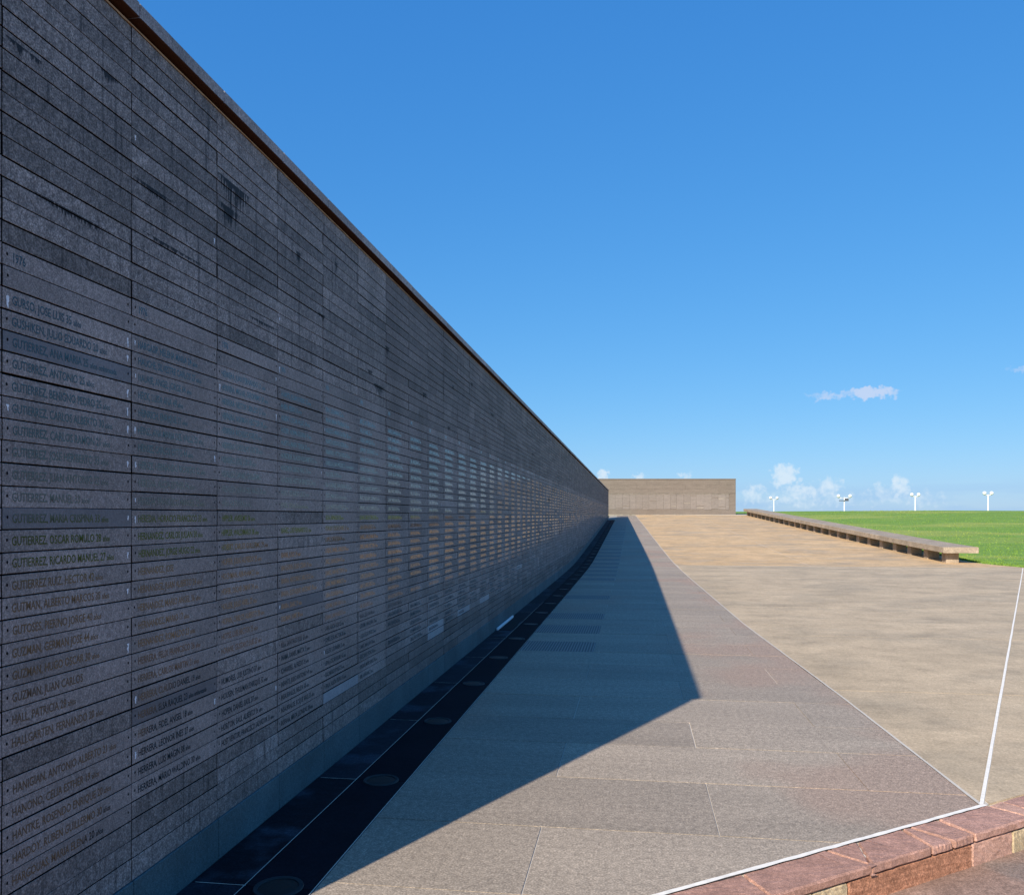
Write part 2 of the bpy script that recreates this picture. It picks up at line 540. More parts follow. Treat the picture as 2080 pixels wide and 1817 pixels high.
def above_kerb(poly):
    return clip(poly, -E2[0], -E2[1], -(E2[0] * KX + E2[1] * KY) + 0.0)


def bed(name, left, right, t0, t1, step, z, mat, parent=None, nx=1):
    mb = MB()
    ts = []
    t = t0
    while t < t1:
        ts.append(t)
        t += step
    ts.append(t1)
    for t in ts:
        for i in range(nx + 1):
            x = left(t) + (right(t) - left(t)) * i / nx
            mb.v.append((x, t, gz(t) + z))
    for j in range(len(ts) - 1):
        for i in range(nx):
            a = j * (nx + 1) + i
            mb.f.append((a, a + 1, a + nx + 2, a + nx + 1))
    return link(name, mb.me(name), mat, parent)


def kerb_t(x):
    return KY + (x - KX) * E1[1] / E1[0]


def bed_clipped(name, left, right, t1, step, z, mat):
    """bed that starts along the oblique kerb line"""
    mb = MB()
    # level part as one clipped polygon
    lvl = 20.0
    poly = [(left(0.0), 0.0)] + [(right(t), t) for t in (0.0, 5.0, 10.0, lvl)] + [(left(lvl), lvl)]
    poly = above_kerb(poly)
    mb.add([(x, y, z) for x, y in poly], [tuple(range(len(poly)))])
    t = lvl
    while t < t1:
        t2 = min(t + step, t1)
        mb.add([(left(t), t, gz(t) + z), (right(t), t, gz(t) + z), (right(t2), t2, gz(t2) + z), (left(t2), t2, gz(t2) + z)],
               [(0, 1, 2, 3)])
        t = t2
    return link(name, mb.me(name), mat)


# --- strip of stone slabs along the wall
DR0, DR1 = WX + 0.265, WX + 0.59       # dark drain band
pave = bed_clipped('pavement', lambda t: DR1, strip_x, 72.2, 1.0, -0.004, M['mortar'])
tag(pave, kind='structure')
rnd = random.Random(11)
rows = [2.02, 2.82, 3.62, 4.43, 5.29, 6.10, 6.83, 7.69]
while rows[-1] < 72:
    rows.append(rows[-1] + rnd.choice([.78, .80, .82, .84]))
for row, (t, tb) in enumerate(zip(rows, rows[1:])):
    # running bond: slabs 1.87 m long, every other course shifted by half a slab
    cuts_x = [DR1, .437, 2.32] if row % 2 else [DR1, -.487, 1.398, 3.2]
    for i, (x, x2) in enumerate(zip(cuts_x, cuts_x[1:])):
        if x > strip_x((t + tb) / 2) - .05:
            break
        g, gx = rnd.choice([.004, .006, .008, .011]), rnd.choice([.004, .007, .010])
        ya, yb = t + g / 2, tb - g / 2
        last = x2 > strip_x((t + tb) / 2) - .05
        if last:
            poly = [(x + gx / 2, ya), (strip_x(ya) - .008, ya), (strip_x(yb) - .008, yb), (x + gx / 2, yb)]
        else:
            poly = [(x + gx / 2, ya), (x2 - gx / 2, ya), (x2 - gx / 2, yb), (x + gx / 2, yb)]
        if t < 8:
            poly = above_kerb(poly)
        rib = i == 0 and row % 2 == 0 and t > 9 and rnd.random() < .8
        slab('paving_slab', poly, M['paver_rib'] if rib else M['paver'], pave, .03, rnd.uniform(-.0015, .0015))

# --- dark drain band and the narrow slabs at the wall foot
drain = bed_clipped('drain_channel', lambda t: WX - .05, lambda t: DR1, 72.2, 1.0, -0.010, M['bed'])
tag(drain, kind='structure')
t = 2.0
LIGHTS = [3.53 + 1.525 * k for k in range(40)]
cuts = [2.0] + LIGHTS
for a, b in zip(cuts, cuts[1:]):
    g = .003
    for x0, x1, mt, nm in ((DR0 + .004, DR1 - .007, M['drain'], 'drain_slab'), (WX + .012, DR0 - .003, M['edge_slab'], 'edge_slab')):
        sh = -.25 if nm == 'edge_slab' else 0
        poly = [(x0, a + g + sh), (x1, a + g), (x1, b - g), (x0, b - g + sh)]
        if nm == 'edge_slab':
            poly = [(x0, a + g), (x1, a + g), (x1, b - g), (x0, b - g)]
        if a < 6:
            poly = above_kerb(poly)
        slab(nm, poly, mt, drain, .03, rnd.uniform(-.001, .001))

rm = random.Random(3)


def line(name, fx, t0, t1, step, half, mat, parent, z=.004):
    mb = MB()
    t = t0
    while t <= t1:
        hl, hr = half * rm.uniform(.75, 1.15), half * rm.uniform(.75, 1.15)
        mb.v += [(fx(t) - hl, t, gz(t) + z), (fx(t) + hr, t, gz(t) + z)]
        t += step
    n = len(mb.v) // 2
    mb.f = [(2 * i, 2 * i + 1, 2 * i + 3, 2 * i + 2) for i in range(n - 1)]
    return link(name, mb.me(name), mat, parent)


line('mortar_joint', lambda t: DR0, 2.45, 16, .3, .0022, M['mortar'], drain, .002)
line('mortar_joint', lambda t: DR1 - .002, 2.75, 60, .3, .0028, M['mortar'], drain, .002)
for t in LIGHTS[:10]:
    j = MB()
    for i in range(9):
        x = WX + .03 + (.235 if i < 8 else .24) * i / 8
        o_ = .004 * rm.uniform(.3, .8)
        j.v += [(x, t - o_, gz(t) + .002), (x, t + o_, gz(t) + .002)]
    j.f = [(2 * i, 2 * i + 2, 2 * i + 3, 2 * i + 1) for i in range(8)]
    link('mortar_joint', j.me('mortar_joint'), M['mortar'], drain)

# --- plaza: level concrete panels, then the ochre ramp
plaza = bed_clipped('plaza', strip_x, lambda t: lawn_x(t) + .05, 74.5, 1.0, -0.005, M['mortar'])
tag(plaza, kind='structure')
js = [1.0, 4.6, 8.3, 12.0, 15.7, 19.4, 23.1, 27.9]
G = .006


def fine(tA, tB, fl, fr, n=6):
    ts = [tA + (tB - tA) * i / n for i in range(n + 1)]
    return [(fl(t), t) for t in reversed(ts)] + [(fr(t), t) for t in ts]


for a, b in zip(js, js[1:]):
    a, b = a + G, b - G
    for poly in (fine(a, b, lambda t: strip_x(t) + .012, lambda t: joint_x(t) - .016),
                 fine(a, b, lambda t: max(joint_x(t), strip_x(t)) + .016, lambda t: max(lawn_x(t), joint_x(t) + .02))):
        if a < 5.2:
            if joint_x(a) - strip_x(a) < 0:
                lim = 5.11
                poly = [p for p in poly if True]
        poly = clip(poly, 1, 0, strip_x(b) * 0 + 1.4)
        poly = above_kerb(poly)
        if len(poly) >= 3:
            if poly[0] and a < 4.7 and max(p[0] for p in poly) < 2.2:
                continue
            slab('concrete_panel', poly, M['plaza'], plaza, .03)
t = 27.9
k = 0
while t < 72.5:
    d = [2.3, 2.9, 2.6, 3.1][k % 4]
    b = min(t + d, 72.9)
    mid = lambda t: 5.62 - .0085 * (t - 28)
    a_, b_ = t + .006, b - .006
    slab('concrete_panel', fine(a_, b_, lambda t: strip_x(t) + .012, lambda t: mid(t) - .012), M['ramp'], plaza, .03)
    slab('concrete_panel', fine(a_, b_, lambda t: mid(t) + .012, lawn_x), M['ramp'], plaza, .03)
    t = b
    k += 1

# --- white mortar lines: along the strip and out over the plaza
line('mortar_joint', lambda t: strip_x(t) + .002, 5.12, 72, .22, .010, M['mortar'], plaza)
line('mortar_joint', joint_x, 5.12, 27.9, .45, .0125, M['white_mortar'], plaza, .0045)

# --- lawn that climbs to a crest, then falls away
def lawn_z(x, t):
    z = gz(t) - 0.01
    if t > 78:
        z = gz(78) + (gz(84) - gz(78)) * math.sin(min((t - 78) / 9.0, 1) * math.pi / 2) * .9 - .01
        if t > 87:
            z -= (t - 87) * .05
    z += .05 * math.sin(x * .13 + t * .05) * min(1, max(0, (t - 30) / 20)) + .03 * math.sin(x * .31 + 1.7 * math.sin(t * .11)) * min(1, max(0, (t - 35) / 20))
    if x > 42:      # the lawn falls away to the river on this side
        k = min(1.0, (x - 42) / 30.0)
        z -= (z + .9) * k * k * (3 - 2 * k)
    return max(z, -1.0)


mb = MB()
ts = [-30 + 5 * i for i in range(11)] + [22 + 2 * i for i in range(36)] + [96 + 6 * i for i in range(9)]
xs = [0, .25, .6, 1.2, 2, 3.5, 5, 7, 9.5, 12, 15, 19, 24, 30, 38, 48, 60, 80, 110]
for t in ts:
    for x in xs:
        X = (lawn_x(t) if t < 73.5 else -20 + 0) + x * (1 if t < 73.5 else 1.3)
        mb.v.append((X, t, lawn_z(X, t)))
nx = len(xs)
for j in range(len(ts) - 1):
    if ts[j] < 73.5 <= ts[j + 1]:
        continue
    for i in range(nx - 1):
        a = j * nx + i
        mb.f.append((a, a + 1, a + nx + 1, a + nx))
# bridge between the part beside the plaza and the part behind the far wall
tj = [t for t in ts if t < 73.5][-1]
tk = [t for t in ts if t >= 73.5][0]
gx = [-20, -8, 0, 6, 9.0] + [9.6 + v for v in xs]
o0 = len(mb.v)
for t in (tj + .01, tj + 1.2, tk + .01):
    for x in gx:
        xx = x
        mb.v.append((xx, t, lawn_z(xx, t) - (.05 if x < lawn_x(t) else 0.002)))
for j in range(2):
    for i in range(len(gx) - 1):
        a = o0 + j * len(gx) + i
        mb.f.append((a, a + 1, a + len(gx) + 1, a + len(gx)))
lawn = link('lawn', mb.me('lawn', True), M['lawn'])
tag(lawn, kind='structure')

bk = MB()
for t in range(-2, 101, 3):
    for x in (-2.4, -4, -8, -20, -60):
        bk.v.append((x, t + .0, gz(t) - .06 if t < 80 else lawn_z(x, t)))
bk.f = [(5 * j + i + 1, 5 * j + i, 5 * j + i + 5, 5 * j + i + 6) for j in range(len(bk.v) // 5 - 1) for i in range(4)]
bk.v = [(x, y, z if y > 2 else -.175) for x, y, z in bk.v]
tag(link('lawn', bk.me('lawn'), M['lawn']), kind='structure')

# tufts of grass, thick along the paved edge
mb = MB()
rg = random.Random(5)
for i in range(26000):
    if i < 9000:
        t = rg.uniform(24, 73)
        x = lawn_x(t) + abs(rg.gauss(0, .35)) - .01
    else:
        t = 26 + (rg.random() ** 1.6) * 58
        x = lawn_x(min(t, 73)) + rg.random() ** 1.3 * 42
    z = lawn_z(x, t)
    h = rg.uniform(.025, .065)
    for q in range(2):
        a = rg.uniform(0, math.pi)
        s = rg.uniform(.012, .03)
        dx, dy = math.cos(a) * s, math.sin(a) * s
        lx, ly = rg.uniform(-.03, .03), rg.uniform(-.03, .03)
        mb.add([(x - dx, t - dy, z - .01), (x + dx, t + dy, z - .01), (x + lx, t + ly, z + h)], [(0, 1, 2)])
tag(link('grass', mb.me('grass'), M['blade']), 'short mown green grass covering the rising lawn', 'grass', kind='stuff')

# ------------------------------------------------------------------ kerb: red stones round the platform edge
kerb = bed('kerb', lambda t: 0, lambda t: 0, 0, .1, .1, 0, M['core'])
bpy.data.objects.remove(kerb)
kb = MB()
pq = [kerb_xy(-.02, .012), kerb_xy(16, .012), kerb_xy(16, .222), kerb_xy(-.02, .222)]
kb.add([(x, y, -.012) for x, y in pq] + [(x, y, -.35) for x, y in pq],
       [(3, 2, 1, 0), (0, 1, 5, 4), (1, 2, 6, 5), (2, 3, 7, 6), (3, 0, 4, 7)])
kerb = link('kerb', kb.me('kerb'), M['mortar'])
tag(kerb, kind='structure')


def kstone(name, quad, z0, z1, mat, parent=kerb, bev=.008, jit=.003):
    bm = bmesh.new()
    rk = random.Random(int(quad[0][0] * 1000))
    c = [sum(q[i] for q in quad) / 4 for i in (0, 1)]
    wp = [kerb_xy(*q) for q in quad]
    cc = kerb_xy(*c)
    lo = [bm.verts.new((x - cc[0], y - cc[1], z0)) for x, y in wp]
    hi = [bm.verts.new((x - cc[0], y - cc[1], z1 + rk.uniform(-jit, jit))) for x, y in wp]
    bm.faces.new(lo[::-1])
    bm.faces.new(hi)
    for i in range(4):
        bm.faces.new((lo[i], lo[(i + 1) % 4], hi[(i + 1) % 4], hi[i]))
    bmesh.ops.recalc_face_normals(bm, faces=bm.faces)
    bmesh.ops.bevel(bm, geom=list(bm.edges), offset=bev, segments=1, profile=.55, affect='EDGES')
    long_e = [e for e in bm.edges if e.calc_length() > .12]
    bmesh.ops.subdivide_edges(bm, edges=long_e, cuts=9, use_grid_fill=True)
    for v in bm.verts:
        k_ = 1.0 if v.co.z > z1 - .02 else .6
        v.co += Vector((rk.uniform(-1, 1), rk.uniform(-1, 1), rk.uniform(-.5, .35))) * .0032 * k_
    me = bpy.data.meshes.new(name)
    bm.to_mesh(me)
    bm.free()
    o = link(name, me, mat, parent)
    o.location = (cc[0], cc[1], 0)
    return o


# joints of the top stones: (s at the inner edge, s at the outer edge)
KJ = [(0.0, 0.0), (.55, .60), (1.05, 1.0), (1.62, 1.70), (2.05, 2.0), (2.62, 2.7), (3.10, 3.05), (3.655, 3.715),
      (3.89, 3.705), (4.235, 4.155), (4.295, 4.33), (4.535, 4.505), (4.99, 5.01), (5.12, 5.14), (5.75, 5.7), (6.4, 6.45), (7.0, 7.1),
      (7.8, 7.7), (8.5, 8.5), (9.3, 9.4), (10.2, 10.1), (11.2, 11.2), (12.4, 12.4), (14, 14)]
for i, (p, q) in enumerate(zip(KJ, KJ[1:])):
    g = .004 if i not in (9, 10, 11) else .007
    mt = M['kerb_pink'] if i in (12, 15, 18) else M['kerb_red']
    kstone('kerb_stone', [(p[0] + g, .017), (q[0] - g, .017), (q[1] - g, .247), (max(p[1], p[1]) + g, .247)], -.045, .0015, mt)
RJ = [(0, 'kerb_face'), (.8, 'kerb_tan'), (1.7, 'kerb_face'), (2.5, 'kerb_tan'), (3.32, 'kerb_tan'), (3.556, 'kerb_face'), (4.50, 'kerb_pink'),
      (4.86, 'kerb_tan'), (5.02, 'kerb_pink'), (5.5, 'kerb_red'), (6.3, 'kerb_face'), (7.2, 'kerb_tan'), (8.4, 'kerb_face'), (9.5, 'kerb_pink'),
      (11, 'kerb_face'), (13, None)]
for (a, mt), (b, _) in zip(RJ, RJ[1:]):
    kstone('riser_stone', [(a + .004, .15), (b - .004, .15), (b - .004, .236), (a + .004, .236)], -.20, -.054, M[mt], bev=.006)
# white sealant between slabs and kerb, and pale fillets in two cracked stones
mb = MB()
s = 0.0
while s < 5.0:
    a, b = rm.uniform(.004, .008), rm.uniform(.019, .026)
    x0, y0 = kerb_xy(s, -a)
    x1, y1 = kerb_xy(s, b)
    mb.v += [(x0, y0, .0048), (x1, y1, .0052)]
    s += .06
mb.f = [(2 * i + 1, 2 * i + 3, 2 * i + 2, 2 * i) for i in range(len(mb.v) // 2 - 1)]
so = link('mortar_joint', mb.me('mortar_joint'), M['white_mortar'], kerb)
for a, b in (((3.585, .03), (3.592, .15)), ((3.953, .03), (3.962, .145))):
    mb = MB()
    for k in range(7):
        f = k / 6
        ss = a[0] + (b[0] - a[0]) * f + rm.uniform(-.004, .004)
        nn = a[1] + (b[1] - a[1]) * f
        wd = .003 * (1 - .5 * f)
        mb.v += [(*kerb_xy(ss - wd, nn), .0042), (*kerb_xy(ss + wd, nn), .0042)]
    mb.f = [(2 * i, 2 * i + 2, 2 * i + 3, 2 * i + 1) for i in range(6)]
    link('crack_fill', mb.me('crack_fill'), M['kerb_pink'], kerb)

# ------------------------------------------------------------------ memorial wall
wall = empty('memorial_wall', (WX, T_NEAR, 0))
tag(wall, 'tall dark grey memorial wall clad in engraved stone name plates, lying in shade', 'wall', kind='thing')
WO = Vector(wall.location)
TH = 0.5           # thickness of the wall
mb = MB()
mb.box(-TH, -.022, 0, T_FAR - T_NEAR, -1.3, COPE0 - .012)
link('wall_core', mb.me('wall_core'), M['core'], wall)
# back and end facing
mb = MB()
mb.box(-TH - .02, -TH, -.0, T_FAR - T_NEAR, -1.3, COPE0 - .02)
mb.box(-TH, -.001, -.03, 0, -.3, COPE0 - .02)
mb.box(-TH, -.001, T_FAR - T_NEAR, T_FAR - T_NEAR + .03, -.3, COPE0 - .02)
link('end_facing', mb.me('end_facing'), M['tile_rough'], wall)
# rust coloured mortar bed under the coping, ragged lower edge
mb = MB()
y = 0.0
L = T_FAR - T_NEAR
while y < L:
    y2 = min(y + .05, L)
    za = ROWZ[0] + rm.uniform(-.005, .001)
    mb.v += [(.0035, y, za), (.005, y, ROWZ[0] + .0035), (-.02, y, ROWZ[0] + .004)]
    y = y2 if y2 < L else L + 1
n = len(mb.v) // 3
for i in range(n - 1):
    a = 3 * i
    for j in range(2):
        mb.f.append((a + j, a + 3 + j, a + 4 + j, a + 1 + j))
link('mortar_lip', mb.me('mortar_lip'), M['tan_mortar'], wall)
mb = MB()
mb.box(-.05, -.017, 0, L, ROWZ[0] - .01, COPE0 + .003)
link('mortar_bed', mb.me('mortar_bed'), M['rust'], wall)


def col_y(k):          # y of column joint k, in the wall's own frame
    return COL0 + CW * k - T_NEAR


NCOL = int((T_FAR - COL0) / CW)

# coping stones
cm = {}
for k in range(-1, NCOL + 1):
    y0 = max(col_y(k), -.03)
    y1 = min(col_y(k + 1), L + .03)
    if y1 - y0 < .05:
        continue
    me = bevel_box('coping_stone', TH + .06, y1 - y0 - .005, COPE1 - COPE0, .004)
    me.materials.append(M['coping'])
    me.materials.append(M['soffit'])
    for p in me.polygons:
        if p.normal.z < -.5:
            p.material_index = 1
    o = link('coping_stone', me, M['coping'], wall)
    o.location = ((-TH - .02 + .03) / 2 + .002, (y0 + y1) / 2, COPE0 + rm.uniform(-.0015, .0015))
# plinth stones, following the ramp
for k in range(-1, NCOL + 1):
    y0 = max(col_y(k), 0)
    y1 = min(col_y(k + 1), L)
    if y1 - y0 < .05:
        continue
    zt = gz((y0 + y1) / 2 + T_NEAR)
    me = bevel_box('plinth_stone', .03, y1 - y0 - .004, Z_PLINTH + .12, .003)
    o = link('plinth_stone', me, M['plinth'], wall)
    o.location = (-.007 + rm.uniform(-.0008, .0008), (y0 + y1) / 2, zt - .12)

# ---- letters
glyph = {}


def glyph_of(c):
    if c in glyph:
        return glyph[c]

    def body_mesh(s):
        cu = bpy.data.curves.new('t', 'FONT')
        cu.body = s
        cu.size = 1.0
        cu.resolution_u = 2
        cu.fill_mode = 'FRONT'
        cu.offset = 0.011
        ob = bpy.data.objects.new('t', cu)
        col.objects.link(ob)
        bpy.context.view_layer.update()
        dg = bpy.context.evaluated_depsgraph_get()
        me = bpy.data.meshes.new_from_object(ob.evaluated_get(dg))
        v = [(p.co.x, p.co.y) for p in me.vertices]
        f = [tuple(p.vertices) for p in me.polygons]
        bpy.data.objects.remove(ob)
        bpy.data.curves.remove(cu)
        bpy.data.meshes.remove(me)
        return v, f
    hv, _ = body_mesh('H')
    cv, _ = body_mesh(c + 'H')
    adv = max(p[0] for p in cv) - max(p[0] for p in hv)
    v, f = body_mesh(c) if c != ' ' else ([], [])
    if 'cap' not in glyph:
        glyph['cap'] = max(p[1] for p in hv)
    glyph[c] = (v, f, adv)
    return glyph[c]


def text_mesh(mb, text, y0, zb, x, cap=.0292, maxw=None):
    """lay a line of letters on the wall face; small 'años' as on the plates"""
    words = text.split(' ')
    glyph_of('H')
    sc0 = cap / glyph['cap']
    runs = []
    wpos = 0.0
    for i, wd in enumerate(words):
        small = wd in ('años', 'embarazada')
        sc = sc0 * (.74 if small else 1)
        for c in wd + (' ' if i < len(words) - 1 else ''):
            v, f, adv = glyph_of(c)
            runs.append((v, f, wpos, sc))
            wpos += adv * sc
    sq = .74
    if maxw and wpos * sq > maxw:
        sq = maxw / wpos
    for v, f, p0, sc in runs:
        mb.add([(x, y0 + (p0 + a * sc) * sq, zb + b * sc) for a, b in v], f)


NAMES = {
    0: {18: "GURSO, JOSE LUIS 35 años", 19: "GUSHIKEN, JULIO EDUARDO 20 años", 20: "GUTIERREZ, ANA MARIA 25 años embarazada",
        21: "GUTIERREZ, ANTONIO 25 años", 22: "GUTIERREZ, BENIGNO PEDRO 25 años", 23: "GUTIERREZ, CARLOS ALBERTO 30 años",
        24: "GUTIERREZ, CARLOS RAMON 21 años", 25: "GUTIERREZ, JOSE HERIBERTO 33 años", 26: "GUTIERREZ, JUAN ANTONIO 22 años",
        27: "GUTIERREZ, MANUEL 33 años", 28: "GUTIERREZ, MARIA CRISPINA 33 años", 29: "GUTIERREZ, OSCAR ROMULO 28 años",
        30: "GUTIERREZ, RICARDO MANUEL 27 años", 31: "GUTIERREZ RUIZ, HECTOR 42 años", 32: "GUTMAN, ALBERTO MARCOS 35 años",
        33: "GUTOSES, PIERINO JORGE 40 años", 34: "GUZMAN, GERMAN JOSE 44 años", 35: "GUZMAN, HUGO OSCAR 30 años",
        36: "GUZMAN, JUAN CARLOS", 37: "HALL, PATRICIA 28 años", 38: "HALLGARTEN, FERNANDO 20 años",
        40: "HANIGIAN, ANTONIO ALBERTO 21 años", 41: "HANONO, CELIA ESTHER 19 años", 42: "HANTKE, ROSENDO ENRIQUE 20 años",
        43: "HARDOY, RUBEN GUILLERMO 30 años", 44: "HARGOUAS, MARIA ELENA 20 años"},
    1: {18: "HARGASIP, HELENA MARIA 24 años", 19: "HAUCHE, SILVESTRE CARLOS 27 años", 20: "HAURIE, ANGEL JORGE 34 años",
        21: "HECK, LUISA ANA 49 años", 22: "HEINRICH, ENRIQUE 31 años", 23: "HEINZ, ANA MARIA DEL VALLE 30 años",
        24: "HEINZE, CARLOS OTTO 44 años", 25: "HEINZE, HERNANDO RICARDO 22 años", 26: "HEREDIA, ALICIA ESTHER 24 años",
        27: "HEREDIA, FRANCISCO MANUEL 22 años", 28: "HEREDIA, HORACIO FRANCISCO 33 años", 29: "HERNANDEZ, CARLOS JULIAN 30 años",
        30: "HERNANDEZ, JORGE HUGO 22 años", 31: "HERNANDEZ, JOSE", 32: "HERNANDEZ, JUAN ALBERTO 24 años",
        33: "HERNANDEZ, MARIO ANGEL 36 años", 34: "HERNANDEZ, MARIO 17 años", 35: "HERNANDEZ, ROMALDO 23 años",
        36: "HERRERA, FELIX FRANCISCO 26 años", 37: "HERRERA, CARLOS MARTIN 21 años", 38: "HERRERA, CLAUDIO DANIEL 19 años",
        39: "HERRERA, ELSA RAQUEL 23 años embarazada", 40: "HERRERA, FIDEL ANGEL 18 años", 41: "HERRERA, LEONOR INES 27 años",
        42: "HERRERA, LUIS MAGIN 38 años", 43: "HERRERA, MARIO WALDINO 30 años"},
    2: {18: "HERRERA, JUAN FERNANDO 21 años", 19: "HERRERA, MIGUEL GERONIMO 30 años", 20: "HERRERA, NESTOR UBALDO 27 años",
        21: "HERRERA, NORMAN HECTOR 39 años", 22: "HERRERA, RICARDO JOSE 30 años", 23: "HERRERA, RODOLFO LUIS 30 años",
        24: "HERRERO, JOSE LUIS 28 años", 25: "HIDALGO, DANIEL GUILLERMO", 26: "HIDALGO, JUANA DEL VALLE 18 años",
        27: "HIGA, KATSUYA 26 años", 28: "HIPPLER, ANSELMO 36 años", 29: "HIPPLER, WALDIMARO 38 años", 30: "HOBERT, CARLOS GUILLERMO 29 años",
        31: "HOFFER, JULIO ALFREDO 25 años", 32: "HOCHMAN, ABRAHAM 21 años", 33: "HOFER, OSCAR OMAR 24 años", 34: "HOLLER, JULIO ARIEL 27 años",
        35: "HOPAN, CARLOS ALBERTO 20 años", 36: "HOTSE, LUIS HECTOR 25 años", 37: "HORANE, GUSTAVO LUIS 23 años",
        39: "HUMORES, LUIS JUSTINO 37 años", 40: "HOUSEN, THULMAN ENRIQUE 52 años", 41: "HOPEN, DANIEL SAUL 37 años",
        42: "HORTON, SAUL ALBERTO 26 años", 43: "HOST VENTURI, FRANCISCO SALVADOR 31 años"},
    3: {18: "HUARTE, JULIAN OVIDIO 25 años", 19: "HUBER, PEDRO 26 años", 20: "HUBERT, OSCAR HUGO 34 años", 21: "HUDER, NORMA SUSANA 19 años",
        22: "HUERTA, MARIA TERESA 20 años", 23: "HUNZIKER, CLAUDIA ELISABETH 21 años", 24: "HUNZIKER, DIEGO RAUL 18 años",
        25: "HUNZIKER, HECTOR ERNESTO 24 años", 26: "HURST, EDUARDO LUIS 21 años", 27: "HYNES, SILVIA 26 años embarazada",
        29: "IBAÑEZ, LUIS FERNANDO 21 años", 31: "IBARBE, JULIO 24 años", 32: "IBARGUREN, JULIO CESAR 19 años", 33: "IBARRA, ANTONIO CARLOS 22 años",
        34: "IBARRA, EUSTAQUIO ANTONIO 30 años", 35: "IBARRA, ISAAC 19 años", 36: "IDELMAN, JAIME 30 años", 38: "IULA, SANTIAGO JOSE 23 años",
        39: "INAMA, DANIEL MARTA 21 años", 40: "ICHARRIBEL, ALFREDO 24 años", 41: "INFANTE, JULIO ANTONIO 49 años",
        42: "INSAURRALDE, NELIDA 50 años", 43: "INSAURRALDE, ROQUE RAUL 35 años", 44: "INSFRAN, MIRTA LEONIDAS 28 años"},
    4: {18: "ORIO, LUIS MARIA 22 años", 19: "IRAIAN, MARIA TRINIDAD 26 años", 20: "IRAZUSTA, MARIA EUGENIA 28 años", 21: "IRIARTE, RODOLFO JOSE 38 años",
        22: "IRIBARREN, VICTOR HUGO 30 años", 23: "ISABELLA, JUAN MIGUEL 21 años embarazada", 24: "ISLA, JOSE LUIS 25 años",
        25: "ISLA CASARES, JUAN IGNACIO 22 años", 26: "ISESTI, MARIA 21 años embarazada", 27: "ISLAS, MARTIN ALFREDO 22 años",
        28: "ISOLA, RENALDO 28 años", 29: "ITURGAY, OSCAR DANIEL 21 años"},
    5: {19: "IVILLA, ISABEL 25 años", 21: "JASMINOY, JOSE RAFAEL 21 años", 23: "JAUREGUI, JUAN JORGE 22 años", 24: "JAUREGUI, TOMAS 31 años",
        25: "JEREZ, ALEJANDRO ERNESTO 22 años", 26: "JEREZ, FELICIANO GERMAN 35 años", 27: "JIMENEZ, CARLOS REMIGIO 30 años"},
}
SUR = "JEREZ JOFRE JUAREZ JULIAN JURI KAIRUZ KELLER KLEIN LABAT LANDA LARA LEDESMA LEIVA LOPEZ LUNA LUQUE IRALA ISAS JORDAN KOHN".split()
GIV = "JUAN JOSE LUIS MARIA ANA CARLOS OSCAR HECTOR RAUL JORGE PEDRO ELENA ALICIA MARIO HUGO ELSA DANIEL ROSA".split()
rn = random.Random(21)
BLANK = {(0, 39), (1, 44), (3, 28), (3, 30), (3, 37), (4, 46), (2, 38)}


def name_for(k, r):
    if r == 16:
        return '1976'
    if k in NAMES and r in NAMES[k]:
        return NAMES[k][r]
    top, bot = 18, 43 - (1 if k > 3 and k % 3 == 0 else 0) + (1 if k % 4 == 1 else 0)
    if k <= 3 or r < top or r > bot:
        return None
    if (k, r) in BLANK or rn.random() < .06:
        return None
    return f"{rn.choice(SUR)}, {rn.choice(GIV)} {rn.choice(GIV)} {rn.randint(18, 48)} años"


# ---- individual plates: the six nearest full columns
rt = random.Random(99)
BLUE = {(0, 20), (1, 39), (3, 35), (4, 23), (0, 28)}
PALE = {(4, 44), }
cache = {}


def plate_mesh(h, wd, gap):
    key = (round(h, 4), round(wd, 4), gap)
    if key in cache:
        return cache[key]
    a, b, c = wd / 2 - gap / 2, h / 2 - gap / 2, .0010
    fr = [(0, -a + c, -b + c), (0, a - c, -b + c), (0, a - c, b - c), (0, -a + c, b - c)]
    md = [(-c, -a, -b), (-c, a, -b), (-c, a, b), (-c, -a, b)]
    bk = [(-.026, p[1], p[2]) for p in md]
    f = [(0, 1, 2, 3)]
    for i in range(4):
        j = (i + 1) % 4
        f += [(4 + i, 4 + j, j, i), (8 + i, 8 + j, 4 + j, 4 + i)]
    me = cache[key] = mesh('name_plate', fr + md + bk, f)
    me.materials.append(M['tile_rough'])
    me.materials.append(M['core'])
    for i in (2, 4, 6, 8):
        me.polygons[i].material_index = 1
    return cache[key]


def hole_mesh(mb, y, z, r):
    n = 8
    mb.add([(.0006, y + r * .75 * math.cos(2 * math.pi * i / n), z + r * math.sin(2 * math.pi * i / n)) for i in range(n)],
           [tuple(range(n))])


